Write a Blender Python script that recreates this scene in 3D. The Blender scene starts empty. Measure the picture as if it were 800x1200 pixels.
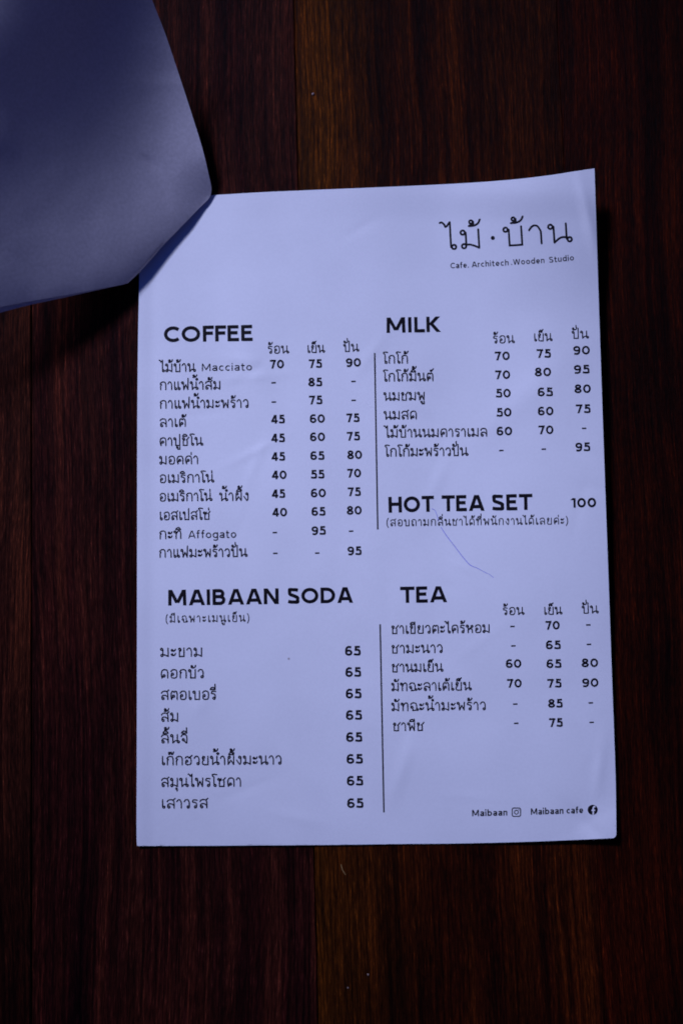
import bpy, bmesh, math, random
from mathutils import Vector, Matrix, noise

# ------------------------------------------------------------------ camera
SC = bpy.context.scene
COL = SC.collection
F_PX, H = 1653.0, 0.62                      # focal length in photo pixels, distance to the table
Yc = Vector((-0.0268, 0.9925, -0.1215)).normalized()
Zc = Vector((0, 0.1215, 0.9925)); Zc = (Zc - Yc * Zc.dot(Yc)).normalized()
Xc = Yc.cross(Zc)
RW = Matrix((Xc, Yc, Zc))                   # camera -> world
C_POS = -(RW @ Vector((0, 0, -1))) * H

cam_d = bpy.data.cameras.new('camera'); cam = bpy.data.objects.new('camera', cam_d); COL.objects.link(cam)
cam_d.sensor_fit = 'VERTICAL'; cam_d.sensor_height = 36; cam_d.lens = F_PX / 1200 * 36
cam_d.clip_start = 0.01; cam_d.clip_end = 20
cam.matrix_world = Matrix.Translation(C_POS) @ RW.to_4x4()
cam_d.dof.use_dof = True; cam_d.dof.focus_distance = 0.615; cam_d.dof.aperture_fstop = 14.0
SC.camera = cam

# ------------------------------------------------------------------ light
SC.view_settings.view_transform = 'Standard'; SC.view_settings.look = 'None'
SC.cycles.use_denoising = True; SC.cycles.use_adaptive_sampling = False; SC.cycles.filter_width = 1.8
SC.view_settings.exposure = 0; SC.view_settings.gamma = 1
w = bpy.data.worlds.new('World'); SC.world = w; w.use_nodes = True
bgn = w.node_tree.nodes['Background']
_N, _L = w.node_tree.nodes, w.node_tree.links                # dim room: brown wood round about, blue daylight from above
_tc = _N.new('ShaderNodeTexCoord'); _sx = _N.new('ShaderNodeSeparateXYZ'); _cr = _N.new('ShaderNodeValToRGB')
_L.new(_tc.outputs['Generated'], _sx.inputs[0]); _L.new(_sx.outputs['Z'], _cr.inputs[0]); _L.new(_cr.outputs[0], bgn.inputs[0])
_e = _cr.color_ramp.elements; _e[0].position = .08; _e[0].color = (.34, .16, .10, 1); _e[1].position = .55; _e[1].color = (.04, .15, 1.0, 1)
bgn.inputs[1].default_value = 0.135

def area(name, loc, target, size, power, col, spread):
    d = bpy.data.lights.new(name, 'AREA'); d.shape = 'RECTANGLE'; d.size, d.size_y = size
    d.energy = power; d.color = col; d.spread = spread
    o = bpy.data.objects.new(name, d); COL.objects.link(o); o.location = loc
    o.rotation_euler = (Vector(target) - Vector(loc)).to_track_quat('-Z', 'Y').to_euler()
    return o
area('window_light', (-0.86, 1.22, 1.36), (-0.01, 0.015, 0), (0.46, 0.42), 1.04, (0.51, 0.56, 0.95), math.radians(20))

def unproject(px, py, z=0.0):
    """photo pixel (800 x 1200) -> world point at height z above the table top"""
    d = RW @ Vector((px - 400, 600 - py, -F_PX))
    t = (z - C_POS.z) / d.z
    return C_POS + d * t

def smooth(a, b, x):
    t = min(1, max(0, (x - a) / (b - a))); return t * t * (3 - 2 * t)

def interp(tab, x):
    if x <= tab[0][0]: return tab[0][1]
    for (a, b), (c, d) in zip(tab, tab[1:]):
        if x <= c: return b + (d - b) * (x - a) / (c - a)
    return tab[-1][1]

def catmull(pts, n=6):
    if len(pts) < 3: return list(pts)
    P = [tuple(2 * a - b for a, b in zip(pts[0], pts[1]))] + list(pts) + [tuple(2 * a - b for a, b in zip(pts[-1], pts[-2]))]
    out = []
    for i in range(1, len(P) - 2):
        for k in range(n):
            t = k / n
            out.append(tuple(.5 * ((2 * b) + (c - a) * t + (2 * a - 5 * b + 4 * c - d) * t * t + (-a + 3 * b - 3 * c + d) * t ** 3)
                             for a, b, c, d in zip(P[i - 1], P[i], P[i + 1], P[i + 2])))
    out.append(tuple(pts[-1])); return out

# ------------------------------------------------------------------ materials
def mat(name):
    m = bpy.data.materials.new(name); m.use_nodes = True
    nt = m.node_tree; return m, nt, nt.nodes['Principled BSDF']

def wood_material():
    m, nt, b = mat('dark_varnished_wood'); N, L = nt.nodes, nt.links
    tc = N.new('ShaderNodeTexCoord'); oi = N.new('ShaderNodeObjectInfo')
    off = N.new('ShaderNodeVectorMath'); off.operation = 'MULTIPLY_ADD'
    comb = N.new('ShaderNodeCombineXYZ')
    for i in range(3): L.new(oi.outputs['Random'], comb.inputs[i])
    off.inputs[1].default_value = (3.7, 9.1, 5.3)
    L.new(comb.outputs[0], off.inputs[0]); L.new(tc.outputs['Object'], off.inputs[2])
    # slight wander of the grain
    wn = N.new('ShaderNodeTexNoise'); wn.inputs['Scale'].default_value = 5; wn.inputs['Detail'].default_value = 2
    L.new(off.outputs[0], wn.inputs['Vector'])
    wa = N.new('ShaderNodeVectorMath'); wa.operation = 'MULTIPLY_ADD'; wa.inputs[1].default_value = (0.016, 0, 0)
    L.new(wn.outputs['Color'], wa.inputs[0]); L.new(off.outputs[0], wa.inputs[2])
    def grain(sx, sy, detail, rough=.6):
        mp = N.new('ShaderNodeMapping'); mp.inputs['Scale'].default_value = (sx, sy, sx)
        L.new(wa.outputs[0], mp.inputs['Vector'])
        n = N.new('ShaderNodeTexNoise'); n.inputs['Scale'].default_value = 1
        n.inputs['Detail'].default_value = detail; n.inputs['Roughness'].default_value = rough
        L.new(mp.outputs[0], n.inputs['Vector']); return n.outputs['Fac']
    broad = grain(60, 2.4, 6, .68); fibre = grain(900, 9, 5, .75); fine = grain(2300, 150, 3, .75); spot = grain(260, 45, 3)
    def ramp(src, stops):
        r = N.new('ShaderNodeValToRGB'); L.new(src, r.inputs[0]); e = r.color_ramp.elements
        while len(e) > len(stops): e.remove(e[-1])
        while len(e) < len(stops): e.new(1)
        for el, (p, c) in zip(e, stops): el.position = p; el.color = (*c, 1) if len(c) == 3 else c
        return r.outputs[0]
    base = ramp(broad, [(.28, (.005, .0010, .0007)), (.44, (.016, .0036, .0013)), (.56, (.034, .0088, .0022)), (.66, (.019, .0042, .0013)), (.76, (.006, .0013, .0007))])
    fib = ramp(fibre, [(.28, (.15, .15, .16)), (.44, (.66, .64, .62)), (.56, (1.2, 1.1, 1.0)), (.70, (2.9, 2.5, 2.0))])
    fn = ramp(fine, [(.34, (.35, .34, .34)), (.5, (1, 1, 1)), (.62, (1.7, 1.7, 1.7)), (.72, (4.5, 4.6, 5.0))])
    def mul(a, c):
        x = N.new('ShaderNodeVectorMath'); x.operation = 'MULTIPLY'; L.new(a, x.inputs[0]); L.new(c, x.inputs[1]); return x.outputs[0]
    at = N.new('ShaderNodeAttribute'); at.attribute_type = 'OBJECT'; at.attribute_name = 'tint'
    honey = N.new('ShaderNodeAttribute'); honey.attribute_type = 'GEOMETRY'; honey.attribute_name = 'honey'
    mixh = N.new('ShaderNodeMix'); mixh.data_type = 'RGBA'
    mixh.inputs[7].default_value = (.085, .033, .0036, 1)
    L.new(honey.outputs['Fac'], mixh.inputs[0]); L.new(base, mixh.inputs[6])
    stain = ramp(grain(16, 5, 3), [(.32, (.34, .30, .30)), (.5, (.95, .95, .95)), (.66, (1.5, 1.4, 1.2))])
    wear = ramp(spot, [(.28, (.45, .45, .5)), (.42, (1, 1, 1)), (.66, (1, 1, 1)), (.76, (1.7, 1.7, 1.8))])
    c = mul(mul(mul(mixh.outputs[2], fib), fn), mul(stain, wear)); c = mul(c, at.outputs['Color'])
    L.new(c, b.inputs['Base Color'])
    rr = N.new('ShaderNodeMapRange'); rr.inputs[3].default_value = .42; rr.inputs[4].default_value = .66
    L.new(fibre, rr.inputs[0]); L.new(rr.outputs[0], b.inputs['Roughness'])
    b.inputs['Specular IOR Level'].default_value = .035
    bp = N.new('ShaderNodeBump'); bp.inputs['Strength'].default_value = .8; bp.inputs['Distance'].default_value = .0004
    ad = N.new('ShaderNodeMath'); ad.operation = 'ADD'; L.new(fibre, ad.inputs[0]); L.new(fine, ad.inputs[1])
    L.new(ad.outputs[0], bp.inputs['Height']); L.new(bp.outputs[0], b.inputs['Normal'])
    return m

def paper_material(name, col, rough, fibre_amt, mottling, scale=900, spec=.5, trans=0, bump=.25):
    m, nt, b = mat(name); N, L = nt.nodes, nt.links
    tc = N.new('ShaderNodeTexCoord')
    n1 = N.new('ShaderNodeTexNoise'); n1.inputs['Scale'].default_value = scale; n1.inputs['Detail'].default_value = 4
    n2 = N.new('ShaderNodeTexNoise'); n2.inputs['Scale'].default_value = 26; n2.inputs['Detail'].default_value = 3
    for n in (n1, n2): L.new(tc.outputs['Object'], n.inputs['Vector'])
    r = N.new('ShaderNodeValToRGB'); L.new(n2.outputs['Fac'], r.inputs[0])
    e = r.color_ramp.elements
    e[0].position = .3; e[0].color = (*[c * (1 - mottling) for c in col], 1); e[1].position = .7; e[1].color = (*col, 1)
    fm = N.new('ShaderNodeMapRange'); fm.inputs[1].default_value = .3; fm.inputs[2].default_value = .7
    fm.inputs[3].default_value = 1 - fibre_amt; fm.inputs[4].default_value = 1 + fibre_amt
    L.new(n1.outputs['Fac'], fm.inputs[0])
    mu = N.new('ShaderNodeVectorMath'); mu.operation = 'SCALE'; L.new(r.outputs[0], mu.inputs[0]); L.new(fm.outputs[0], mu.inputs['Scale'])
    # little handling smudges and specks
    vo = N.new('ShaderNodeTexVoronoi'); vo.inputs['Scale'].default_value = 38; vo.inputs['Randomness'].default_value = 1
    L.new(tc.outputs['Object'], vo.inputs['Vector'])
    sr = N.new('ShaderNodeValToRGB'); L.new(vo.outputs['Distance'], sr.inputs[0])
    sr.color_ramp.elements[0].position = .010; sr.color_ramp.elements[0].color = (.42, .34, .28, 1)
    sr.color_ramp.elements[1].position = .026; sr.color_ramp.elements[1].color = (1, 1, 1, 1)
    m2 = N.new('ShaderNodeVectorMath'); m2.operation = 'MULTIPLY'; L.new(mu.outputs[0], m2.inputs[0]); L.new(sr.outputs[0], m2.inputs[1])
    L.new(m2.outputs[0], b.inputs['Base Color'])
    b.inputs['Roughness'].default_value = rough; b.inputs['Specular IOR Level'].default_value = spec
    if trans:
        tr = N.new('ShaderNodeBsdfTranslucent'); tr.inputs[0].default_value = (.95, .42, .12, 1)
        mx = N.new('ShaderNodeMixShader'); mx.inputs[0].default_value = trans
        L.new(b.outputs[0], mx.inputs[1]); L.new(tr.outputs[0], mx.inputs[2])
        L.new(mx.outputs[0], N['Material Output'].inputs['Surface'])
    bp = N.new('ShaderNodeBump'); bp.inputs['Strength'].default_value = bump; bp.inputs['Distance'].default_value = .00012
    L.new(n1.outputs['Fac'], bp.inputs['Height']); L.new(bp.outputs[0], b.inputs['Normal'])
    return m

def ink_material(name, col, rough=.5):
    m, nt, b = mat(name); N, L = nt.nodes, nt.links
    tc = N.new('ShaderNodeTexCoord'); n = N.new('ShaderNodeTexNoise'); n.inputs['Scale'].default_value = 1400
    L.new(tc.outputs['Object'], n.inputs['Vector'])
    r = N.new('ShaderNodeValToRGB'); L.new(n.outputs['Fac'], r.inputs[0])
    r.color_ramp.elements[0].position = .35; r.color_ramp.elements[0].color = (*col, 1)
    r.color_ramp.elements[1].position = .75; r.color_ramp.elements[1].color = (*[c * 1.7 for c in col], 1)
    L.new(r.outputs[0], b.inputs['Base Color'])
    b.inputs['Roughness'].default_value = rough; b.inputs['Specular IOR Level'].default_value = .12
    return m

M_WOOD = wood_material()
M_PAPER = paper_material('white_coated_paper', (.80, .79, .76), .42, .02, .05)
M_SHEET = paper_material('uncoated_grey_paper', (.52, .49, .51), .85, .09, .05, 700, .2, .15, .3)
M_INK = ink_material('black_ink', (.005, .0035, .005))
M_INK_SOFT = ink_material('dark_ink', (.008, .005, .007))
M_PEN = ink_material('blue_pen_ink', (.10, .10, .48))
M_KNOCK = M_PAPER
M_CRUMB, _nt, _b = mat('crumb'); _b.inputs['Base Color'].default_value = (.34, .24, .19, 1); _b.inputs['Roughness'].default_value = .8
M_FIBRE, _nt, _b = mat('fibre'); _b.inputs['Base Color'].default_value = (.42, .25, .08, 1); _b.inputs['Roughness'].default_value = .6

# ------------------------------------------------------------------ object helpers
def link(name, me, m=None, parent=None, smooth_shade=False, **props):
    o = bpy.data.objects.new(name, me); COL.objects.link(o)
    if m: me.materials.append(m)
    if parent: o.parent = parent
    if smooth_shade and me:
        me.polygons.foreach_set('use_smooth', [True] * len(me.polygons))
    for k, v in props.items(): o[k] = v
    return o

def mesh(name, verts, faces):
    me = bpy.data.meshes.new(name); me.from_pydata(verts, [], faces); me.update(); return me

# ------------------------------------------------------------------ the table of planks
table = link('tabletop', None, kind='structure')
X0, X1 = unproject(37, 600).x, unproject(358.5, 600).x
PW = X1 - X0                                             # plank width
rnd = random.Random(4)
tints = {-3: (.9, .9, .9), -2: (1, 1, 1), -1: (1.2, 1.0, 2.0), 0: (1.15, .95, 2.0), 1: (1.05, .82, .45), 2: (.80, .42, .26), 3: (.7, .4, .4), 4: (.8, .6, .6)}  # plank tones; extra blue on the left planks paints in a bluish sheen
for k in range(-3, 5):
    gap = .0005; gl = .0001 if k == 2 else gap / 2; gr = .0001 if k == 1 else gap / 2
    xa, xb = X0 + PW * k + gl, X0 + PW * (k + 1) - gr
    cx = (xa + xb) / 2; NX, NY = 24, 180
    half = (xb - xa) / 2; L_ = .75; T = .022; bev = .0003
    prof = [(-half, -bev)] + [(-half + bev + (2 * half - 2 * bev) * i / NX, 0) for i in range(NX + 1)] + [(half, -bev)]
    sink = {0: -.0003, 1: 0.0, 2: 0.0}.get(k, -.0001)
    vs, fs, hon = [], [], []
    for j in range(NY + 1):
        y = -L_ + 2 * L_ * j / NY
        wob = .00022 * noise.noise(Vector((k * 7.1, y * 14, 0))) + .00012 * noise.noise(Vector((k * 3.1, y * 60, 4)))
        for i, (x, z) in enumerate(prof):
            e = wob if i in (0, 1) else (.6 * wob if i in (len(prof) - 1, len(prof) - 2) else 0)
            vs.append((x + e, y, z + sink))
            hv = 0
            if k == 1:
                u = (x + half)
                hv = .45 * (1 - smooth(.002, .050 + .018 * noise.noise(Vector((y * 4, 1, 2))), u)) * (.75 + .5 * noise.noise(Vector((x * 60, y * 3, 9))))
            elif k == -1:
                hv = .10 * smooth(half * .55, half, x)
            elif k == 0:
                hv = .10 * max(0, noise.noise(Vector((x * 40, y * 2, 3))))
            hon.append(max(0, hv))
    n = len(prof)
    for j in range(NY):
        for i in range(n - 1):
            a = j * n + i; fs.append((a, a + 1, a + n + 1, a + n))
    b0 = len(vs)                                          # sides and underside
    for j in (0, NY):
        y = -L_ + 2 * L_ * j / NY
        vs += [(-half, y, -T), (half, y, -T)]; hon += [0, 0]
    top0, topN = 0, NY * n
    fs += [(b0, b0 + 1, b0 + 3, b0 + 2)[::-1],
           tuple([b0] + [topN * 0 + i for i in range(0, n)] + [b0 + 1])[::-1],
           tuple([b0 + 2] + [topN + i for i in range(0, n)] + [b0 + 3]),
           tuple([j * n for j in range(NY + 1)] + [b0 + 2, b0]),
           tuple([j * n + n - 1 for j in range(NY + 1)] + [b0 + 3, b0 + 1])[::-1]]
    me = mesh('plank', vs, fs)
    at = me.attributes.new('honey', 'FLOAT', 'POINT'); at.data.foreach_set('value', hon)
    p = link('plank', me, M_WOOD, table); p.location = (cx, 0, 0); p['tint'] = tints[k]
# batten under the joints, so that nothing shines up through the gaps
me = mesh('underside_board', [(x, y, z) for z in (-.034, -.0225) for y in (-.75, .75) for x in (X0 - 3 * PW, X0 + 5 * PW)],
          [(0, 2, 3, 1), (4, 5, 7, 6), (0, 1, 5, 4), (2, 6, 7, 3), (0, 4, 6, 2), (1, 3, 7, 5)])
bd = link('underside_board', me, M_WOOD, table); bd['tint'] = (.4, .4, .4)

# ------------------------------------------------------------------ the printed menu sheet
TOP = [(0, (163.5, 234)), (246, (246, 229)), (362, (362, 222.6)), (487, (487, 217.5)), (570, (570, 213.3)), (612, (612, 209.8)), (650, (650, 204.6)), (675, (675, 200.6)), (696, (696, 197.2))]
E_TOP = [(163.5, 232.5), (246, 228.8), (300, 225.6), (362, 222.8), (430, 220), (487, 217.5), (550, 214.2), (600, 210.4), (640, 205.8), (670, 201.2), (696, 197.3)]
E_BOT = [(162.5, 988.6), (200, 989), (300, 989.4), (400, 989.5), (475, 989), (550, 988.2), (625, 986.2), (680, 984), (718.5, 982.2)]
E_LEFT = [(163.5, 232.5), (163.3, 322), (161.9, 400), (161, 500), (160.8, 620), (160.6, 800), (160.4, 900), (160.3, 984), (162.5, 988.6)]
E_RIGHT = [(696, 197.3), (697.2, 235), (698.4, 270), (700.6, 340), (702.6, 400), (706, 500), (709.6, 600), (713.2, 700), (716.7, 800), (719, 860), (720.8, 915), (721.3, 950), (721.4, 978), (718.5, 982.2)]
def resample(pts, n, k=8):
    c = catmull(pts, k); d = [0]
    for a, b in zip(c, c[1:]): d.append(d[-1] + math.hypot(b[0] - a[0], b[1] - a[1]))
    out, j = [], 0
    for i in range(n + 1):
        s = d[-1] * i / n
        while j < len(d) - 2 and d[j + 1] < s: j += 1
        t = (s - d[j]) / max(1e-9, d[j + 1] - d[j])
        out.append((c[j][0] + (c[j + 1][0] - c[j][0]) * t, c[j][1] + (c[j + 1][1] - c[j][1]) * t))
    return out

rw = random.Random(11)
CREASES = []                                             # soft handling dents: (x, y, angle, length, width, height)
for i in range(46):
    CREASES.append((rw.uniform(190, 700), rw.uniform(250, 960), rw.uniform(0, math.pi), rw.uniform(14, 46), rw.uniform(3, 8), rw.uniform(-.00014, .00017)))
CREASES += [(690, 262, 1.35, 42, 6, .0009), (688, 968, .75, 34, 8, -.0006), (300, 440, 1.2, 60, 16, .0003), (520, 790, .6, 50, 14, .0003),
            (470, 905, 1.9, 34, 7, .0002), (702, 900, 1.7, 30, 6, .0003), (610, 470, 2.4, 70, 18, .0003), (350, 900, .9, 40, 8, .0003)]
def menu_z(x, y):
    r = (x - 163) / 545; v = (y - 200) / 785
    z = .0008 + .0004 * noise.noise(Vector((x * .006, y * .006, 1.5))) + .00022 * noise.noise(Vector((x * .018, y * .015, 7)))
    # right edge lifts, most of all in the top corner
    z += .0065 * smooth(.62, 1.04, r) * (1 - .72 * smooth(.45, .85, v))
    d = math.hypot((x - 700) * .8, y - 195)
    z += .0075 * (1 - smooth(0, 190, d))
    z += .0016 * (1 - smooth(0, 55, math.hypot(x - 722, y - 985)))
    z += .0009 * (1 - smooth(0, 40, y - 222)) * smooth(.1, .9, r)
    z += .0006 * (1 - smooth(0, 22, x - 160))
    for cx_, cy_, a, l, w_, h in CREASES:
        dx, dy = x - cx_, y - cy_
        if abs(dx) > 150 or abs(dy) > 150: continue
        u = dx * math.cos(a) + dy * math.sin(a); q = -dx * math.sin(a) + dy * math.cos(a)
        z += 1.25 * h * math.exp(-(u / l) ** 2 - (q / w_) ** 2)
    return max(z, .00045)

NU, NV = 150, 200
T_, B_ = resample(E_TOP, NU), resample(E_BOT, NU); L_e, R_e = resample(E_LEFT, NV), resample(E_RIGHT, NV)
def coons(i, j):
    u, v = i / NU, j / NV
    out = []
    for c in (0, 1):
        a = (1 - v) * T_[i][c] + v * B_[i][c]; b = (1 - u) * L_e[j][c] + u * R_e[j][c]
        s = (1 - u) * (1 - v) * T_[0][c] + u * (1 - v) * T_[-1][c] + (1 - u) * v * B_[0][c] + u * v * B_[-1][c]
        out.append(a + b - s)
    return out
menu = link('menu', None, label='white printed café menu with black Thai and English lettering, lying flat on the table', category='menu')
menu.location = (0, 0, 0)
vs, fs = [], []
for j in range(NV + 1):
    for i in range(NU + 1):
        x, y = coons(i, j); z = menu_z(x, y); vs.append(unproject(x, y, z))
n = NU + 1
for j in range(NV):
    for i in range(NU):
        a = j * n + i; fs.append((a, a + n, a + n + 1, a + 1))
def thicken(vs, fs, n, m_, th):
    """give a grid sheet its own thickness with a closed rim"""
    k = len(vs); vs2 = vs + [Vector((v.x, v.y, v.z - th)) for v in vs]
    f2 = fs + [tuple(reversed([q + k for q in f])) for f in fs]
    rim = [i for i in range(n)] + [j * n + n - 1 for j in range(1, m_)] + [(m_ - 1) * n + i for i in range(n - 2, -1, -1)] + [j * n for j in range(m_ - 2, 0, -1)]
    for a, b in zip(rim, rim[1:] + rim[:1]): f2.append((a, b, b + k, a + k))
    return vs2, f2
vs, fs = thicken(vs, fs, n, NV + 1, .00028)
pme = mesh('paper', vs, fs); link('paper', pme, M_PAPER, menu, True)
bm = bmesh.new(); bm.from_mesh(pme); bmesh.ops.recalc_face_normals(bm, faces=bm.faces); bm.to_mesh(pme); bm.free()
pme.set_sharp_from_angle(angle=math.radians(50))

# ------------------------------------------------------------------ printing: monoline Thai letters drawn as strokes
def C(x, y, r=.115): return ('o', x, y, r)
def P(*p): return ('p', p)
def S(*p): return ('s', p)
ARCH = lambda x0, x1: S((x0, .76), (x0 + .1, .94), ((x0 + x1) / 2, 1), (x1 - .1, .93), (x1, .66))
G = {}
G['ก'] = (.84, .72, [P((.13, 0), (.13, .52), (.24, .64), (.08, .74)), S((.08, .74), (.2, .93), (.42, 1), (.64, .93), (.72, .68)), P((.72, .68), (.72, 0))])
G['ข'] = (.74, .60, [C(.20, .86), S((.315, .86), (.30, .70), (.17, .58), (.17, .44)), P((.17, .44), (.17, 0), (.60, 0), (.60, 1))])
G['ค'] = (.86, .74, [C(.38, .46), S((.27, .42), (.21, .25), (.19, 0)), S((.19, 0), (.10, .35), (.11, .68), (.22, .93), (.44, 1), (.66, .93), (.74, .66)), P((.74, .66), (.74, 0))])
G['ง'] = (.64, .5, [C(.385, .86), S((.5, .86), (.5, .5), (.49, .2), (.42, .02)), P((.42, .02), (.36, .02), (.06, .52))])
G['จ'] = (.76, .62, [ARCH(.06, .64), P((.64, .66), (.62, 0), (.56, 0), (.34, .28)), C(.28, .38)])
G['ฉ'] = (.88, .68, [ARCH(.08, .7), P((.7, .66), (.7, .12)), C(.79, .13, .1), P((.71, .07), (.3, .0), (.3, .42)), C(.185, .44)])
G['ช'] = (.84, .62, [C(.20, .86), S((.315, .86), (.30, .70), (.17, .58), (.17, .44)), P((.17, .44), (.17, 0), (.62, 0), (.62, .60), (.54, .70), (.66, .82), (.82, 1.04))])
G['ซ'] = (.9, .7, [C(.14, .84, .1), P((.24, .88), (.31, .76), (.40, .94)), S((.40, .94), (.38, .74), (.24, .62), (.22, .5)), P((.22, .5), (.22, 0), (.7, 0), (.7, .62), (.6, .74), (.72, .86), (.84, 1.02))])
G['ด'] = (.86, .74, [C(.37, .27), P((.27, .20), (.15, 0)), S((.15, 0), (.10, .35), (.11, .68), (.22, .93), (.44, 1), (.66, .93), (.74, .66)), P((.74, .66), (.74, 0))])
G['ต'] = (.86, .74, [C(.36, .40), P((.28, .31), (.15, 0)), S((.15, 0), (.10, .35), (.11, .68), (.18, .92), (.30, 1.0)), P((.30, 1.0), (.42, .86), (.54, 1.0)), S((.54, 1.0), (.68, .92), (.74, .66)), P((.74, .66), (.74, 0))])
G['ถ'] = (.84, .72, [C(.255, .12), P((.14, .12), (.14, .52), (.25, .64), (.09, .74)), S((.09, .74), (.2, .93), (.42, 1), (.64, .93), (.72, .68)), P((.72, .68), (.72, 0))])
G['ท'] = (.88, .74, [C(.13, .87), P((.245, .87), (.245, 0)), S((.245, .5), (.36, .84), (.54, 1), (.70, .92), (.74, .68)), P((.74, .68), (.74, 0))])
G['น'] = (.92, .70, [C(.13, .87), P((.245, .87), (.245, .0)), S((.245, .0), (.42, .2), (.56, .27), (.73, .23)), C(.80, .13), P((.695, .16), (.695, 1))])
G['บ'] = (.84, .70, [C(.13, .87), P((.245, .87), (.245, 0), (.70, 0), (.70, 1))])
G['ป'] = (.84, .70, [C(.13, .87), P((.245, .87), (.245, 0), (.70, 0), (.70, 1.42))])
G['ผ'] = (.86, .72, [C(.265, .87), P((.15, .87), (.15, 0), (.43, .5), (.72, 0), (.72, 1))])
G['พ'] = (.92, .78, [C(.13, .87), P((.245, .87), (.27, 0), (.51, .62), (.75, 0), (.79, 1))])
G['ฟ'] = (.92, .78, [C(.13, .87), P((.245, .87), (.27, 0), (.51, .62), (.75, 0), (.79, 1.42))])
G['ม'] = (.88, .74, [C(.13, .87), P((.245, .87), (.245, .15)), C(.155, .13), S((.245, .2), (.4, .2), (.6, .1), (.74, 0)), P((.74, 0), (.74, 1))])
G['ย'] = (.84, .70, [C(.25, .87), S((.135, .87), (.13, .70), (.20, .58), (.32, .55)), S((.32, .55), (.18, .46), (.13, .3), (.15, .08), (.28, 0)), P((.28, 0), (.70, 0), (.70, 1))])
G['ร'] = (.64, .5, [C(.37, .12), S((.485, .12), (.485, .45), (.40, .62), (.10, .70)), S((.10, .70), (.14, .92), (.30, .97), (.54, .92))])
G['ล'] = (.86, .74, [ARCH(.08, .74), P((.74, .66), (.74, 0)), C(.24, .13), S((.125, .13), (.14, .40), (.32, .52), (.56, .46), (.74, .26))])
G['ส'] = (.88, .74, [ARCH(.08, .74), P((.74, .66), (.74, 0)), C(.24, .13), S((.125, .13), (.14, .40), (.32, .52), (.56, .46), (.74, .26)), P((.62, .92), (.84, 1.14))])
G['ว'] = (.68, .55, [ARCH(.06, .56), P((.56, .66), (.56, .12)), C(.445, .12)])
G['ห'] = (.88, .72, [C(.13, .87), P((.245, .87), (.245, 0)), P((.245, .34), (.60, .72)), C(.68, .82, .11), S((.42, .52), (.62, .5), (.72, .32)), P((.72, .32), (.72, 0))])
G['อ'] = (.82, .70, [S((.10, .76), (.2, .93), (.4, 1), (.6, .94), (.70, .74), (.70, .25), (.6, .04), (.42, 0), (.24, .02), (.14, .14), (.14, .42)), C(.255, .46)])
G['ฮ'] = (.86, .72, [S((.10, .78), (.2, .93), (.34, .98)), P((.34, .98), (.46, .82)), S((.46, .82), (.64, .78), (.70, .6), (.70, .25), (.6, .04), (.42, 0), (.24, .02), (.14, .14), (.14, .38)), C(.255, .42), S((.40, .88), (.6, .92), (.8, 1.12))])
_h = lambda y: [C(.14, y + .02, .09), S((.14, y - .07), (.3, y - .07), (.40, y + .02), (.46, y + .16))]
G['ะ'] = (.56, .4, _h(.72) + _h(.20))
G['า'] = (.58, .44, [ARCH(.04, .46), P((.46, .66), (.46, 0))])
G['เ'] = (.40, .2, [P((.13, 1), (.13, .12)), C(.245, .12)])
G['แ'] = (.80, .5, [P((.13, 1), (.13, .12)), C(.245, .12), P((.53, 1), (.53, .12)), C(.645, .12)])
G['โ'] = (.46, .3, [C(.32, .12), P((.205, .12), (.205, 1.06)), S((.205, 1.06), (.16, 1.18), (.04, 1.28), (.04, 1.40), (.20, 1.45), (.50, 1.40))])
G['ไ'] = (.52, .3, [C(.385, .12), P((.27, .12), (.27, 1.48)), S((.27, 1.48), (.15, 1.28), (.09, 1.22)), S((.09, 1.22), (.05, 1.36), (-.04, 1.48), (-.12, 1.46))])
G['('] = (.36, .3, [S((.28, 1.25), (.12, .9), (.08, .5), (.12, .1), (.28, -.25))])
G[')'] = (.36, .3, [S((.08, 1.25), (.24, .9), (.28, .5), (.24, .1), (.08, -.25))])
G[' '] = (.62, .3, [])
UP = {  # relative to the right stem; y from the mark's own base
 'ิ': [S((-.52, 0), (-.44, .17), (-.26, .25), (-.09, .17), (-.01, 0)), P((-.52, 0), (-.01, 0))],
 'ี': [S((-.52, 0), (-.44, .17), (-.26, .25), (-.09, .17), (-.01, 0)), P((-.52, 0), (-.01, 0), (-.01, .30))],
 'ึ': [S((-.52, 0), (-.44, .17), (-.26, .25), (-.12, .19)), P((-.52, 0), (-.01, 0)), C(-.04, .16, .08)],
 'ั': [C(-.34, .20, .09), S((-.42, .14), (-.34, .03), (-.18, .03), (-.02, .12), (.05, .32))],
 '็': [S((-.5, .0), (-.52, .16), (-.38, .3), (-.2, .3), (-.08, .28), (.0, .42)), S((-.5, 0), (-.38, .1), (-.27, .04)), C(-.2, .1, .075)],
 'ํ': [C(-.08, .14, .10)],
}
TONE = {
 '่': [P((-.02, 0), (-.02, .27))],
 '้': [C(-.27, .23, .09), S((-.18, .23), (-.20, .08), (-.36, .02)), S((-.36, .02), (-.16, .03), (.0, .14), (.08, .34))],
 '๊': [S((-.46, .18), (-.42, .30), (-.33, .28), (-.32, .1)), C(-.39, .12, .06), S((-.32, .1), (-.25, .3), (-.16, .28), (-.15, .05)), S((-.15, .05), (-.02, .1), (.05, .34))],
 '์': [C(-.19, .10, .085), S((-.12, .16), (-.02, .2), (.07, .34))],
}
LOW = {
 'ุ': [C(-.10, -.25, .075), P((-.02, -.23), (-.02, -.52))],
 'ู': [C(-.30, -.25, .075), P((-.22, -.23), (-.22, -.48), (.0, -.48), (.0, -.18))],
}
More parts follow.
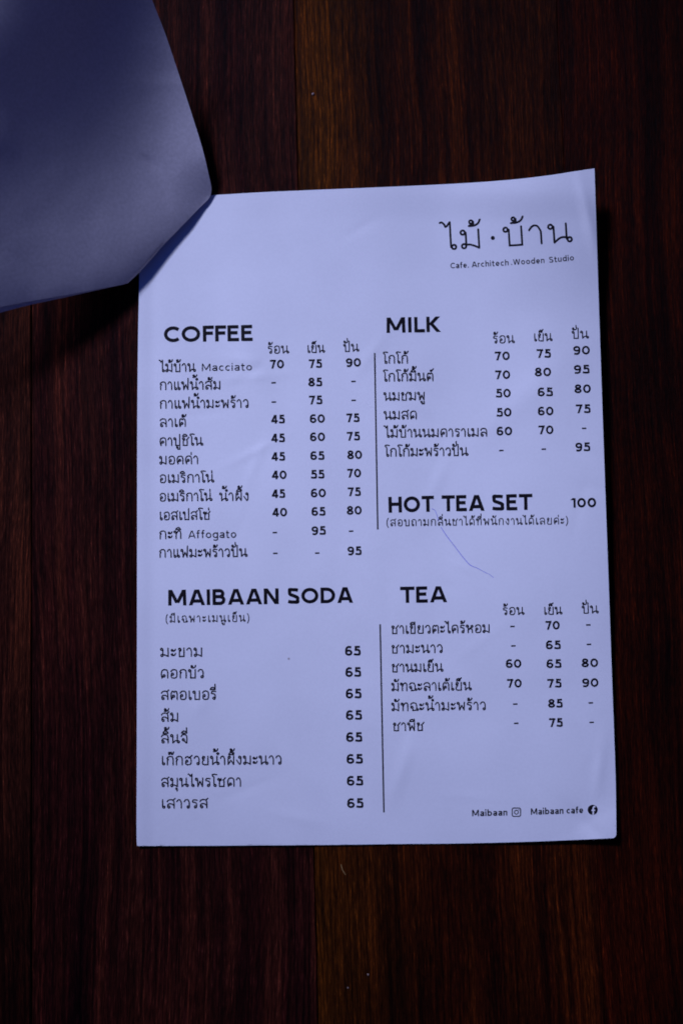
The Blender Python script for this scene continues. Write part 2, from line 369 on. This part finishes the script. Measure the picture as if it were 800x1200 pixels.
def layout(text, track=0.0):
    """-> (strokes in letter units, total width)"""
    x, out, stem, tall, upper, lastx = 0.0, [], 0, False, False, 0
    def shift(st, dx, dy):
        if st[0] == 'o': return ('o', st[1] + dx, st[2] + dy, st[3])
        return (st[0], tuple((a + dx, b + dy) for a, b in st[1]))
    chars = []
    for i, ch in enumerate(text):                        # sara am: ring (below any tone mark) and then sara aa
        if ch == 'ำ':
            if chars and chars[-1] in TONE: chars.insert(len(chars) - 1, 'ํ')
            else: chars.append('ํ')
            chars.append('า')
        else: chars.append(ch)
    for i, ch in enumerate(chars):
        if ch in G:
            adv, st, strokes = G[ch]
            out += [shift(s, x, 0) for s in strokes]
            stem, tall, upper, lastx = x + st, ch in 'ปฟ', False, x
            x += adv + track
        elif ch in UP:
            dx = -.20 if tall else (.16 if ch == 'ํ' else 0)
            out += [shift(s, stem + dx, 1.17) for s in UP[ch]]; upper = True
            if ch == 'ํ': am = True
        elif ch in TONE:
            dx = -.20 if tall else 0
            out += [shift(s, stem + dx, 1.54 if upper else 1.19) for s in TONE[ch]]
        elif ch in LOW:
            out += [shift(s, stem, 0) for s in LOW[ch]]
        else: raise ValueError('no glyph ' + repr(ch))
    return out, x - track - .08

def ribbon(pts, w, V, Fc, lay, closed=False, caps=True):
    """flat stroke of width w along pts (px space, y down)"""
    P_ = [p for i, p in enumerate(pts) if i == 0 or math.hypot(p[0] - pts[i - 1][0], p[1] - pts[i - 1][1]) > 1e-4]
    if not closed and len(P_) > 2:                       # sharp turns: stop and start again, so that the stroke keeps its weight
        for i in range(1, len(P_) - 1):
            (ax, ay), (bx, by), (cx, cy) = P_[i - 1], P_[i], P_[i + 1]
            d = math.hypot(bx - ax, by - ay) * math.hypot(cx - bx, cy - by)
            if ((bx - ax) * (cx - bx) + (by - ay) * (cy - by)) / d < -.15:
                ribbon(P_[:i + 1], w, V, Fc, lay, caps=caps); ribbon(P_[i:], w, V, Fc, lay + .2, caps=caps); return
    n = len(P_); base = len(V)
    for i, p in enumerate(P_):
        a = P_[i - 1] if (i > 0 or closed) else None; b = P_[(i + 1) % n] if (i < n - 1 or closed) else None
        def nrm(p, q):
            d = math.hypot(q[0] - p[0], q[1] - p[1]) or 1; return (-(q[1] - p[1]) / d, (q[0] - p[0]) / d)
        n1 = nrm(a, p) if a else None; n2 = nrm(p, b) if b else None
        if n1 and n2:
            m = (n1[0] + n2[0], n1[1] + n2[1]); l2 = m[0] ** 2 + m[1] ** 2
            k = 2 / max(l2, .8); m = (m[0] * k, m[1] * k)
        else: m = n1 or n2
        V.append((p[0] + m[0] * w / 2, p[1] + m[1] * w / 2, lay)); V.append((p[0] - m[0] * w / 2, p[1] - m[1] * w / 2, lay))
    for i in range(n if closed else n - 1):
        a, b = base + 2 * i, base + 2 * ((i + 1) % n); Fc.append((a, b, b + 1, a + 1))
    if caps and not closed:
        for p in (P_[0], P_[-1]):
            b0 = len(V)
            for k in range(8): V.append((p[0] + math.cos(k * math.pi / 4) * w / 2, p[1] + math.sin(k * math.pi / 4) * w / 2, lay + .4))
            Fc.append(tuple(range(b0, b0 + 8)))

EPS, LAY = 6.5e-5, 2.5e-6
def on_paper(V, Fc, name, m, parent=menu, lift=0.0, **props):
    vs = []
    for x, y, l in V: vs.append(unproject(x, y, menu_z(x, y) + EPS + lift + (l % 12) * LAY))
    Fn = []
    for f in Fc:                                         # every face looks up
        a, b, c = (vs[i] for i in f[:3])
        Fn.append(tuple(f) if (b - a).cross(c - a).z > 0 else tuple(reversed(f)))
    return link(name, mesh(name, vs, Fn), m, parent, **props)

def thai(text, x0, x1, y0, y1=None, h=9.0, w=1.15, name='item_name', m=None, track=0.10, **props):
    y1 = y0 if y1 is None else y1
    strokes, W = layout(text, track); sx = (x1 - x0) / W
    ux, uy = (x1 - x0), (y1 - y0); d = math.hypot(ux, uy); ux, uy = ux / d, uy / d
    V, Fc = [], []
    def tp(a, b): return (x0 + a * sx * ux + b * h * uy, y0 + a * sx * uy - b * h * ux)
    small = h < 14
    for k, s in enumerate(strokes):
        if s[0] == 'o':
            N_ = 10 if small else 24
            r = s[3] * (1.08 if small else 1.0)
            rx = r * h / sx                              # keep the loops round
            ribbon([tp(s[1] + rx * math.cos(2 * math.pi * q / N_), s[2] + r * math.sin(2 * math.pi * q / N_)) for q in range(N_)], w, V, Fc, k, True)
        else:
            pts = [tp(*p) for p in s[1]]
            if s[0] == 's': pts = catmull(pts, 3 if small else 8)
            ribbon(pts, w, V, Fc, k)
    return on_paper(V, Fc, name, m or M_INK_SOFT, **props)

def arc(cx, cy, rx, ry, a0, a1, n=10):
    return [(cx + rx * math.cos(math.radians(a0 + (a1 - a0) * k / n)), cy + ry * math.sin(math.radians(a0 + (a1 - a0) * k / n))) for k in range(n + 1)]
def ring(cx, cy, rx, ry): return ('c', arc(cx, cy, rx, ry, 0, 360 - 360 / 20, 19))
def letter(ch, w):
    """-> (width, strokes); cap height 1, w = stroke weight; p open path, c closed path, d bar cut level at both ends, s smooth"""
    e = w / 2; X = .74
    if ch == 'C': return .80, [('p', arc(.49, .5, .49 - e, .5 - e, 46, 314, 16))]
    if ch == 'O': return .98, [ring(.49, .5, .49 - e, .5 - e)]
    if ch == 'D': return .84, [('p', [(e, 0), (e, 1)]), ('p', [(e, 1 - e)] + arc(.36, .5, .48 - e, .5 - e, 90, -90, 12) + [(e, e)])]
    if ch in 'EF': return (.60 if ch == 'E' else .57), [('p', [(e, 0), (e, 1)]), ('p', [(e, 1 - e * .9), (.58, 1 - e * .9)]), ('p', [(e, .53), (.53, .53)])] + ([('p', [(e, e * .9), (.60, e * .9)])] if ch == 'E' else [])
    if ch == 'H': return .80, [('p', [(e, 0), (e, 1)]), ('p', [(.8 - e, 0), (.8 - e, 1)]), ('p', [(e, .53), (.8 - e, .53)])]
    if ch == 'I': return w, [('p', [(e, 0), (e, 1)])]
    if ch == 'L': return .56, [('p', [(e, 0), (e, 1)]), ('p', [(e, e * .9), (.56, e * .9)])]
    if ch == 'T': return .72, [('p', [(0, 1 - e * .9), (.72, 1 - e * .9)]), ('p', [(.36, 1), (.36, 0)])]
    if ch == 'K': return .76, [('p', [(e, 0), (e, 1)]), ('d', [(w * .95, .46), (.71 - e, 1)]), ('d', [(w * 1.15, .58), (.76 - e * 1.15, 0)])]
    if ch == 'A': return .90, [('d', [(e * 1.08, 0), (.45 - e * .3, 1)]), ('d', [(.90 - e * 1.08, 0), (.45 + e * .3, 1)]), ('p', [(.2, .27), (.7, .27)])]
    if ch == 'M': return 1.0, [('p', [(e, 0), (e * 1.15, 1)]), ('p', [(1 - e, 0), (1 - e * 1.15, 1)]), ('d', [(e * 1.3, 1), (.5 - e * .1, .16)]), ('d', [(1 - e * 1.3, 1), (.5 + e * .1, .16)])]
    if ch == 'N': return .82, [('p', [(e, 0), (e, 1)]), ('p', [(.82 - e, 0), (.82 - e, 1)]), ('d', [(e * 1.2, 1), (.82 - e * 1.2, 0)])]
    if ch == 'B': return .72, [('p', [(e, 0), (e, 1)]), ('p', [(e, 1 - e * .9)] + arc(.40, .765 - e * .45, .27 - e, .235 - e * .45, 90, -90, 8) + [(e, .53)]), ('p', [(e, .53)] + arc(.41, .265 + e * .45, .31 - e, .265 - e * .45, 90, -90, 8) + [(e, e * .9)])]
    if ch == 'S': return .66, [('s', [(.585, .855), (.46, 1 - e * 1.05), (.30, 1 - e), (.13, .90), (e + .015, .74), (.15, .60), (.36, .50), (.55, .39), (.66 - e, .26), (.55, .11), (.36, e), (.18, e * 1.1), (.035, .155)])]
    if ch == 'W': return 1.16, [('d', [(e, 1), (.30, 0)]), ('d', [(.30, 0), (.58, 1)]), ('d', [(.58, 1), (.86, 0)]), ('d', [(.86, 0), (1.16 - e, 1)])]
    if ch == 'a': return .60, [('p', [(.60 - e, 0), (.60 - e, .44)]), ('s', [(.08, .60), (.18, X - e * 1.1), (.32, X - e), (.50, X - e * 1.5), (.60 - e, .46)]), ring(.29, .21, .29 - e, .21 - e * .8), ('p', [(.28, .42 - e * .2), (.60 - e, .42 - e * .2)])]
    if ch in 'bdo': 
        W = .66; r = [ring(W / 2, X / 2, W / 2 - e, X / 2 - e)]
        return W, r + ([] if ch == 'o' else [('p', [(e, 0), (e, 1.06)])] if ch == 'b' else [('p', [(W - e, 0), (W - e, 1.06)])])
    if ch == 'c': return .56, [('p', arc(.33, X / 2, .33 - e, X / 2 - e, 50, 310, 12))]
    if ch == 'e': return .64, [('p', arc(.32, X / 2, .32 - e, X / 2 - e, -4, 314, 14)[1:]), ('p', [(e, X / 2 - e * .2), (.64 - e * .3, X / 2 - e * .2)])]
    if ch == 'f': return .40, [('s', [(.40, 1.06 - e), (.27, 1.06 - e), (.19, .95), (.18, .8)]), ('p', [(.18, .8), (.18, 0)]), ('p', [(0, X - e), (.38, X - e)])]
    if ch == 'g': return .66, [ring(.33, X / 2, .33 - e, X / 2 - e), ('p', [(.66 - e, X), (.66 - e, -.06)]), ('s', [(.66 - e, -.06), (.55, -.24), (.34, -.28), (.12, -.22)])]
    if ch in 'hnu':
        s = [('s', [(e, .42), (.12, .62), (.31, X - e), (.48, .64), (.58 - e, .44)]), ('p', [(.58 - e, .44), (.58 - e, 0)]), ('p', [(e, 0), (e, 1.06 if ch == 'h' else X)])]
        if ch == 'u': s = [(k, [(.58 - x, X - y) for x, y in p]) for k, p in s]
        return .58, s
    if ch == 'i': return w * 1.1, [('p', [(e, 0), (e, X)]), ('p', [(e, X + .13), (e, X + .13 + w * 1.15)])]
    if ch == 'r': return .36, [('p', [(e, 0), (e, X)]), ('s', [(e, .42), (.12, .62), (.22, X - e * 1.3), (.36, X - e)])]
    if ch == 't': return .42, [('p', [(.16, .96), (.16, .2)]), ('s', [(.16, .2), (.2, .05), (.30, e), (.41, .04)]), ('p', [(0, X - e), (.4, X - e)])]
    if ch == '.': return w * 1.2, [('p', [(w * .6, 0), (w * .6, w * 1.2)])]
    if ch == ' ': return .22, []
    if ch == '0': return .82, [ring(.41, .5, .41 - e, .5 - e)]
    if ch == '1': return .44, [('p', [(.44 - e, 0), (.44 - e, 1)]), ('d', [(e * .8, .79), (.44 - e * 1.4, 1)])]
    if ch == '4': return .80, [('p', [(.56, 0), (.56, 1)]), ('d', [(e * 1.3, .28), (.50, 1)]), ('p', [(0.02, .28), (.80, .28)])]
    if ch == '5': return .70, [('p', [(.12, 1 - e * .9), (.64, 1 - e * .9)]), ('p', [(.12 + e, 1), (.11 + e, .50)]), ('s', [(.12, .545), (.25, .60), (.42, .60), (.58, .51), (.70 - e, .33), (.58, .14), (.38, e), (.2, e * 1.15), (.03, .16)])]
    if ch in '69':
        s = [('c', arc(.37, .325, .37 - e, .325 - e, 0, 342, 19)), ('s', [(.635, .90), (.50, 1 - e), (.34, .955 - e * .4), (.17, .78), (e + .01, .56), (e, .33)])]
        if ch == '9': s = [(k, [(.74 - x, 1 - y) for x, y in p]) for k, p in s]
        return .74, s
    if ch == '7': return .70, [('p', [(0, 1 - e * .9), (.70, 1 - e * .9)]), ('d', [(.70 - e * 1.15, 1 - e * .4), (.26, 0)])]
    if ch == '8': return .76, [ring(.38, .745, .33 - e, .265 - e * .9), ring(.38, .285, .38 - e, .285 - e)]
    raise ValueError('no letter ' + ch)

def latin(text, x0, x1, y0, y1=None, cap=9.0, wt=.17, gap=.11, name='price', m=None, lift=0.0, slant=0, **props):
    y1 = y0 if y1 is None else y1
    gl, x = [], 0.0
    for ch in text:
        W, st = letter(ch, wt); gl.append((x, st)); x += W + gap * (.55 if ch in 'TAFL' else 1)
    total = x - gap; sx = (x1 - x0) / total
    ux, uy = (x1 - x0), (y1 - y0); d = math.hypot(ux, uy); ux, uy = ux / d, uy / d
    w = wt * cap; V, Fc = [], []; k = 0
    for off, st in gl:
        # stroke-weight insets are set for an unstretched letter: keep both sides equal after stretching
        tp = lambda a, b, off=off: (x0 + (off + a) * sx * ux + b * cap * uy, y0 + (off + a) * sx * uy - b * cap * ux)
        for kind, pts in st:
            k += 1
            if kind == 'd':
                (ax, ay), (bx, by) = pts
                dx, dy = (bx - ax) * sx, (by - ay) * cap; hw = w / 2 * math.hypot(dx, dy) / abs(dy) / sx
                b0 = len(V)
                for q in ((ax - hw, ay), (ax + hw, ay), (bx + hw, by), (bx - hw, by)): V.append((*tp(*q), k))
                Fc.append((b0, b0 + 1, b0 + 2, b0 + 3))
            else:
                P_ = catmull(pts, 4) if kind == 's' else pts
                ribbon([tp(*p) for p in P_], w, V, Fc, k, kind == 'c', caps=False)
    return on_paper(V, Fc, name, m or M_INK, lift=lift, **props)

def rule(p, q, w, name='dividing_line'):
    V, Fc = [], []; n = 60
    ribbon([(p[0] + (q[0] - p[0]) * i / n, p[1] + (q[1] - p[1]) * i / n) for i in range(n + 1)], w, V, Fc, 0, caps=False)
    return on_paper(V, Fc, name, M_INK)

def dash(xa, y, wd=5.2, tilt=-.03):
    V, Fc = [], []; ribbon([(xa, y), (xa + wd, y + wd * tilt)], 1.7, V, Fc, 0, caps=False)
    return on_paper(V, Fc, 'dash', M_INK)

# --- logo
LW = 2.3
thai('ไม้', 520.2, 563.0, 292.6, 290.2, h=21.6, w=LW, name='logo_lettering', m=M_INK)
thai('บ้าน', 588.8, 668.6, 288.2, 283.0, h=21.6, w=LW, name='logo_lettering', m=M_INK)
V, Fc = [], []
V += [(577 + 2.4 * math.cos(a * math.pi / 8), 278.8 + 2.4 * math.sin(a * math.pi / 8), 0) for a in range(16)]; Fc.append(tuple(range(16)))
on_paper(V, Fc, 'logo_dot', M_INK)
for s, a, b, y0, y1, sp in (('Cafe.', 527.6, 549, 314.6, 313.6, 1.05), ('Architech', 552.4, 595.6, 313.3, 310.9, 1.05), ('.Wooden', 598.4, 637.6, 310.6, 308.2, 1.05), ('Studio', 643.2, 672.3, 307.8, 305, 1.05)):
    latin(s, a, b, y0, y1, cap=6.6, wt=.155, gap=.17, name='tagline_word', m=M_INK_SOFT)

# --- section headings
HB = .215
def heading(words, cap=18.6, **props):
    for s, a, b, y0, y1 in words:
        latin(s, a, b, y0, y1, cap=cap, wt=HB, gap=.09, name='heading', m=M_INK, **props)
heading([('COFFEE', 191.9, 296.2, 401.2, 399.4)])
heading([('MILK', 452.2, 516.6, 390.2, 388.8)], 18)
heading([('MAIBAAN', 196.8, 327, 709.7, 707.8), ('SODA', 337, 413, 707.6, 706.3)], 18.4)
heading([('HOT', 455, 507.6, 600.9, 599.6), ('TEA', 517.4, 567, 599.3, 598.5), ('SET', 576, 622.8, 598.4, 597.4)], 18.6)
heading([('TEA', 468.8, 523.2, 706.6, 705.6)], 18.8)
thai('(มีเฉพาะเมนูเย็น)', 194.3, 291.6, 729.4, 728.2, h=7.4, w=1.05, name='note', track=.28)
thai('(สอบถามกลิ่นชาได้ที่พนักงานได้เลยค่ะ)', 452.6, 664.6, 616.4, 614.0, h=7.2, w=1.05, name='note', track=.2)

# --- column headings
for cols in (((313.6, 337.6, 414), (360, 379.6, 413.2), (402.4, 419.6, 411.9)), ((577, 601.6, 402), (625, 645.8, 399.6), (669.6, 688.4, 396.6)),
             ((588.6, 613, 720.4), (636.8, 657.4, 720), (681.4, 699.8, 718.6))):
    for s, (a, b, y) in zip(('ร้อน', 'เย็น', 'ปั่น'), cols):
        thai(s, a, b, y, y - .4, h=8.4, w=1.28, name='column_heading')

# --- rows: name(s), prices
def price(s, a, b, y, h=10.2):
    if s == '-': return dash(a, y)
    return latin(s, a, b, y, y - .35, cap=h, wt=.215, gap=.12, name='price')
ROWS = [
 ([('ไม้บ้าน', 188, 228.4, 435.6)], [('70', 316.4, 332.8, 432), ('75', 362, 377.2, 431.4), ('90', 405.2, 422.8, 430)]),
 ([('กาแฟน้ำส้ม', 187.2, 258.2, 456.8)], [('-', 318, 0, 448.6), ('85', 361.2, 377.4, 453), ('-', 411.4, 0, 447)]),
 ([('กาแฟน้ำมะพร้าว', 187.2, 291, 478.6)], [('-', 318.2, 0, 471.2), ('75', 362.2, 377.6, 474), ('-', 411.6, 0, 469.2)]),
 ([('ลาเต้', 187.2, 217.7, 500)], [('45', 317.6, 333.6, 496.5), ('60', 363, 380.6, 495.8), ('75', 405.9, 421, 494.9)]),
 ([('คาปูชิโน', 187, 237, 522.2)], [('45', 317.7, 333.7, 518.5), ('60', 363.2, 380.8, 517.2), ('75', 406.4, 421.5, 516.4)]),
 ([('มอคค่า', 187, 232, 543.9)], [('45', 318, 333.9, 540.2), ('65', 363.6, 380, 539.2), ('80', 406.8, 424.1, 538.2)]),
 ([('อเมริกาโน่', 187, 250, 565.6)], [('40', 318.4, 335.8, 561.7), ('55', 364, 380, 561), ('70', 406.8, 422.9, 559.7)]),
 ([('อเมริกาโน่', 187, 247.8, 587.3), ('น้ำผึ้ง', 257.3, 291.2, 586.8)], [('45', 318.4, 334, 583.8), ('60', 364.2, 381.8, 583), ('75', 407.5, 422.5, 581.5)]),
 ([('เอสเปสโซ่', 187, 246, 609.2)], [('40', 319, 336.4, 605.5), ('65', 365, 381.2, 604.6), ('80', 406.2, 423.7, 603.3)]),
 ([('กะทิ', 186.6, 212.6, 631.4)], [('-', 319.4, 0, 624.2), ('95', 365, 381.6, 627), ('-', 408.6, 0, 622.5)]),
 ([('กาแฟมะพร้าวปั่น', 186.6, 289, 653.2)], [('-', 320, 0, 648.5), ('-', 369, 0, 648.2), ('95', 407, 423.5, 650.7)]),
 ([('โกโก้', 449, 477.4, 425.8)], [('70', 579.4, 597, 422.3), ('75', 628.4, 645, 419.5), ('90', 671, 690.8, 415.7)]),
 ([('โกโก้มิ้นต์', 449, 507.2, 446.8)], [('70', 579.8, 597.4, 444.4), ('80', 626, 645.4, 441.2), ('95', 671.8, 690.4, 438)]),
 ([('นมชมพู', 449.4, 497.2, 469.2)], [('50', 580.5, 598.1, 466), ('65', 629.4, 647.4, 464.6), ('80', 672.5, 691.9, 460.8)]),
 ([('นมสด', 449.6, 487.8, 491.3)], [('50', 581.2, 599, 488.4), ('60', 629.8, 648.2, 487), ('75', 674.2, 691.5, 484.3)]),
 ([('ไม้บ้านนมคาราเมล', 451, 570.2, 512.5)], [('60', 581.5, 599.8, 510.5), ('70', 630.5, 648.1, 509), ('-', 681.3, 0, 502)]),
 ([('โกโก้มะพร้าวปั่น', 451, 547.2, 534.8)], [('-', 584.4, 0, 528), ('-', 634, 0, 526.4), ('95', 673.6, 691.1, 529)]),
 ([('ชาเขียวตะไคร้หอม', 458.2, 573.2, 742.5)], [('-', 597.4, 0, 734.2), ('70', 638.8, 655.4, 738), ('-', 686.2, 0, 732.4)]),
 ([('ชามะนาว', 458.2, 518, 765.3)], [('-', 598.5, 0, 757), ('65', 639.1, 656.6, 761), ('-', 687, 0, 755.2)]),
 ([('ชานมเย็น', 458.6, 518, 787.4)], [('60', 592.3, 610.6, 782.9), ('65', 639.8, 657.4, 783), ('80', 680.8, 700.4, 782)]),
 ([('มัทฉะลาเต้เย็น', 458.6, 551.2, 809.6)], [('70', 593.8, 610.9, 806), ('75', 641, 657.4, 806), ('90', 681.5, 700.8, 805.2)]),
 ([('มัทฉะน้ำมะพร้าว', 458.6, 568.5, 833)], [('-', 600.7, 0, 825.2), ('85', 641.7, 658.8, 829.5), ('-', 689.1, 0, 823.8)]),
 ([('ชาพีช', 460, 495.8, 856.3)], [('-', 601.8, 0, 847.7), ('75', 643, 658.8, 852), ('-', 690, 0, 846.6)]),
]
for names, prices in ROWS:
    for s, a, b, y in names:
        thai(s, a, b, y, y - (b - a) * .012, h=9.1, w=1.42)
    for pz in prices: price(*pz)
SODA = [('มะขาม', 188, 237, 769.4, 404.2, 422.4, 768.5), ('ดอกบัว', 188.2, 238.6, 794.6, 404.6, 423, 793.4), ('สตอเบอรี่', 188.6, 253, 819.8, 405, 423.4, 818.6),
        ('ส้ม', 188.6, 208.9, 845.4, 405.2, 424, 843.8), ('ลิ้นจี่', 188.6, 219.7, 870.7, 405.5, 424.3, 869.6), ('เก๊กฮวยน้ำผึ้งมะนาว', 189.2, 329.6, 896.3, 406, 425, 895.2),
        ('สมุนไพรโซดา', 188.8, 282.2, 921.9, 406.3, 425.4, 920.8), ('เสาวรส', 189.2, 243.2, 947, 406.6, 425.7, 947)]
for s, a, b, y, c, d, yp in SODA:
    thai(s, a, b, y, y - (b - a) * .006, h=9.8, w=1.48)
    price('65', c, d, yp, 11.3)
latin('Macciato', 236.6, 295.4, 434.8, 434.0, cap=8.6, wt=.14, gap=.16, name='item_name', m=M_INK_SOFT)
latin('Affogato', 220.6, 276.9, 630.8, 630.2, cap=9.0, wt=.14, gap=.16, name='item_name', m=M_INK_SOFT)
latin('100', 668.6, 698.2, 595, 594.4, cap=11.2, wt=.225, gap=.12, name='price')
rule((438.8, 413.6), (442.4, 620.4), 1.7); rule((445.2, 731.6), (449.6, 952), 1.7)

# --- footer
latin('Maibaan', 552.8, 594, 956.6, 955.6, cap=7.4, wt=.175, gap=.14, name='account_name', m=M_INK)
latin('Maibaan cafe', 621.6, 683, 954.8, 952.8, cap=7.4, wt=.175, gap=.14, name='account_name', m=M_INK)
V, Fc = [], []
def rrect(cx, cy, s, r, n=5):
    o = []
    for q, (sx, sy) in enumerate(((1, 1), (-1, 1), (-1, -1), (1, -1))):
        for k in range(n + 1):
            a = math.pi / 2 * (q + k / n); o.append((cx + sx * (s - r) + r * math.cos(a), cy + sy * (s - r) + r * math.sin(a)))
    return o
ribbon(rrect(604.6, 951.8, 4.9, 2.0), 1.15, V, Fc, 0, True)
ribbon([(604.6 + 2.25 * math.cos(a * math.pi / 8), 951.8 + 2.25 * math.sin(a * math.pi / 8)) for a in range(16)], 1.05, V, Fc, 1, True)
V2 = [(607.4 + .6 * math.cos(a * math.pi / 4), 949.1 + .6 * math.sin(a * math.pi / 4), 2) for a in range(8)]
Fc.append(tuple(range(len(V), len(V) + 8))); V += V2
on_paper(V, Fc, 'camera_icon', M_INK, label='small outlined rounded square camera icon')
V = [(693.9 + 5.9 * math.cos(a * math.pi / 16), 949 + 5.9 * math.sin(a * math.pi / 16), 0) for a in range(32)]
ic = on_paper(V, [tuple(range(32))], 'round_icon', M_INK, label='solid black disc icon with a white letter f')
V, Fc = [], []
ribbon(catmull([(697.0, 945.3), (695.4, 945.5), (694.6, 947.0), (694.5, 949), (694.5, 954.7)], 5), 1.75, V, Fc, 0, caps=False)
ribbon([(692.3, 949.6), (696.9, 949.4)], 1.5, V, Fc, 3, caps=False)
on_paper(V, Fc, 'icon_letter', M_KNOCK, ic, lift=3e-5)
# --- a slip of blue pen across the sheet
V, Fc = [], []
ribbon(catmull([(505.6, 596), (509.2, 598), (511.4, 603), (513.5, 610)], 5), .45, V, Fc, 0)
ribbon(catmull([(516.5, 618), (523, 628), (531.5, 639), (541, 651.6), (549, 660.8), (553, 663.6)], 6), .62, V, Fc, 1)
ribbon(catmull([(553, 663.6), (558, 665.4), (564, 668.6), (570.5, 672)], 5), .42, V, Fc, 2)
ribbon(catmull([(571.5, 672), (575, 674.6), (577.8, 676.8)], 4), .35, V, Fc, 3)
on_paper(V, Fc, 'pen_scribble', M_PEN, lift=4e-5, label='thin blue ballpoint stroke')

# ------------------------------------------------------------------ the blank raised sheets over the menu's corner
def sheet_z(x, y):
    d = ((247 - x) * .73 + (229 - y) * .68) * .375       # mm up the slope from the resting edge
    z = 4.4 + 7.5 * (1 - math.exp(-max(0, d) / 13))
    z += 2.6 * (1 - math.exp(-max(0, 364 - .21 * x - y) / 34)) * (1 - smooth(60, 210, x))
    if d < 95: z += .04 * d + .0028 * d * d
    else:
        z0 = .04 * 95 + .0028 * 95 ** 2; s0 = .04 + .0056 * 95; e = min(d - 95, 130)
        z += z0 + s0 * e - s0 * e * e / 260
    # crease dents, as on handled paper
    z += .45 * math.exp(-((x - 6) / 20) ** 2 - ((y - 165) / 26) ** 2)
    z -= .5 * math.exp(-(((x - 176) * .8 + (y - 190) * .6) / 14) ** 2 - (((x - 176) * -.6 + (y - 190) * .8) / 4) ** 2)
    z += .2 * math.exp(-((x - 200) / 50) ** 2 - ((y - 98) / 9) ** 2)
    z += .32 * noise.noise(Vector((x * .011, y * .011, 3))) + (.14) * noise.noise(Vector((x * .035, y * .03, 8)))
    lf = 1 - smooth(-40, 235, x)
    z += 10 * lf + .24 * max(0, 368 - .21 * x - y) * .375 * lf * math.exp(-max(0, 368 - .21 * x - y) / 420)
    # the corner tip turns down a little
    z -= 2.0 * (1 - smooth(0, 50, math.hypot(x - 248, y - 226)))
    return z / 1000

def blank_sheet(bot, right, top, name, dz, label):
    t = link(name, None, label=label, category='paper sheet', group='blank sheets at the top left of the photo')
    nu, nv = 110, 110
    vs, fs = [], []
    Bp = []
    seg = [nu * 4 // 10, nu * 2 // 10 + nu * 0, 0]
    # bottom outline keeps its corner: left run, then the slanting run
    a = resample(bot[0], 60, 4); b = resample(bot[1], nu - 60, 4)
    Bp = a + b[1:]
    Tp = [(top[0][0] + (top[1][0] - top[0][0]) * i / nu, top[0][1] + (top[1][1] - top[0][1]) * i / nu) for i in range(nu + 1)]
    Rp = resample(right, nv, 6)
    for j in range(nv + 1):
        tt = j / nv
        for i in range(nu + 1):
            s = i / nu
            x = Bp[i][0] * (1 - tt) + Tp[i][0] * tt; y = Bp[i][1] * (1 - tt) + Tp[i][1] * tt
            ex = Bp[-1][0] * (1 - tt) + Tp[-1][0] * tt; ey = Bp[-1][1] * (1 - tt) + Tp[-1][1] * tt
            x += s ** 5 * (Rp[j][0] - ex); y += s ** 5 * (Rp[j][1] - ey)
            vs.append(unproject(x, y, sheet_z(x, y) + dz))
    n = nu + 1
    for j in range(nv):
        for i in range(nu):
            q = j * n + i; fs.append((q, q + 1, q + n + 1, q + n))
    vs, fs = thicken(vs, fs, n, nv + 1, .00024)
    me = mesh('page', vs, fs)
    bm = bmesh.new(); bm.from_mesh(me); bmesh.ops.recalc_face_normals(bm, faces=bm.faces); bm.to_mesh(me); bm.free()
    link('page', me, M_SHEET, t, True); me.set_sharp_from_angle(angle=math.radians(50))
    return t
DIAG = [(149.8, 332), (164, 318.5), (180, 300.6), (194, 284.6), (217, 261), (235, 242.4), (243.5, 234.2), (246.8, 229.2)]
RIGHT = [(246.8, 229.2), (247.8, 221), (245.2, 207), (237, 173), (224, 131), (211, 91), (195, 43), (178.4, 0), (160, -46), (136, -110), (108, -190)]
blank_sheet(([(-150, 392), (0, 360), (79, 345.6), (149.8, 332)], DIAG), RIGHT, ((-150, -190), (108, -190)), 'blank_sheet', 0,
            'upper blank grey sheet rising out of the top left corner, resting on the menu')
D2 = [(x - 1.6, y - .8) for x, y in DIAG]; D2[0] = (146, 333)
R2 = [(x - 2.2, y) for x, y in RIGHT]
R2[0] = D2[-1]
blank_sheet(([(-150, 414), (0, 366.4), (82, 347.2), (146, 333)], D2), R2, ((-150, -190), (106, -190)), 'blank_sheet', -.0008,
            'lower blank sheet, only a thin sliver of its edge showing under the upper one')

# ------------------------------------------------------------------ specks on the wood
def crumb(px, py, r, label, seed):
    bm = bmesh.new(); bmesh.ops.create_icosphere(bm, subdivisions=2, radius=r); rr = random.Random(seed)
    for v in bm.verts: v.co *= rr.uniform(.7, 1.15); v.co.z *= .75
    me = bpy.data.meshes.new('crumb'); bm.to_mesh(me); bm.free()
    o = link('crumb', me, M_CRUMB, label=label, category='crumb', group='crumbs on the table'); o.location = unproject(px, py, r * .5)
crumb(366.5, 110, .00065, 'tiny pale crumb on the brown plank above the menu', 1)
crumb(431, 1142, .0004, 'tiny white speck on the dark wood far below the menu', 2)
crumb(407.5, 1157.5, .0003, 'smallest speck on the wood, lowest in the photo below the menu', 3)
V = catmull([(399.5, 1013), (401, 1019), (404.5, 1025)], 6); cu = bpy.data.curves.new('fibre', 'CURVE'); cu.dimensions = '3D'; cu.bevel_depth = .00013; cu.bevel_resolution = 1
sp = cu.splines.new('POLY'); sp.points.add(len(V) - 1)
for p_, (x, y) in zip(sp.points, V): p_.co = (*unproject(x, y, .0002), 1)
tmp = bpy.data.objects.new('fibre', cu); COL.objects.link(tmp)
me = bpy.data.meshes.new_from_object(tmp.evaluated_get(bpy.context.evaluated_depsgraph_get())); bpy.data.objects.remove(tmp)
link('fibre', me, M_FIBRE, label='short golden curved fibre on the wood just below the menu', category='fibre')
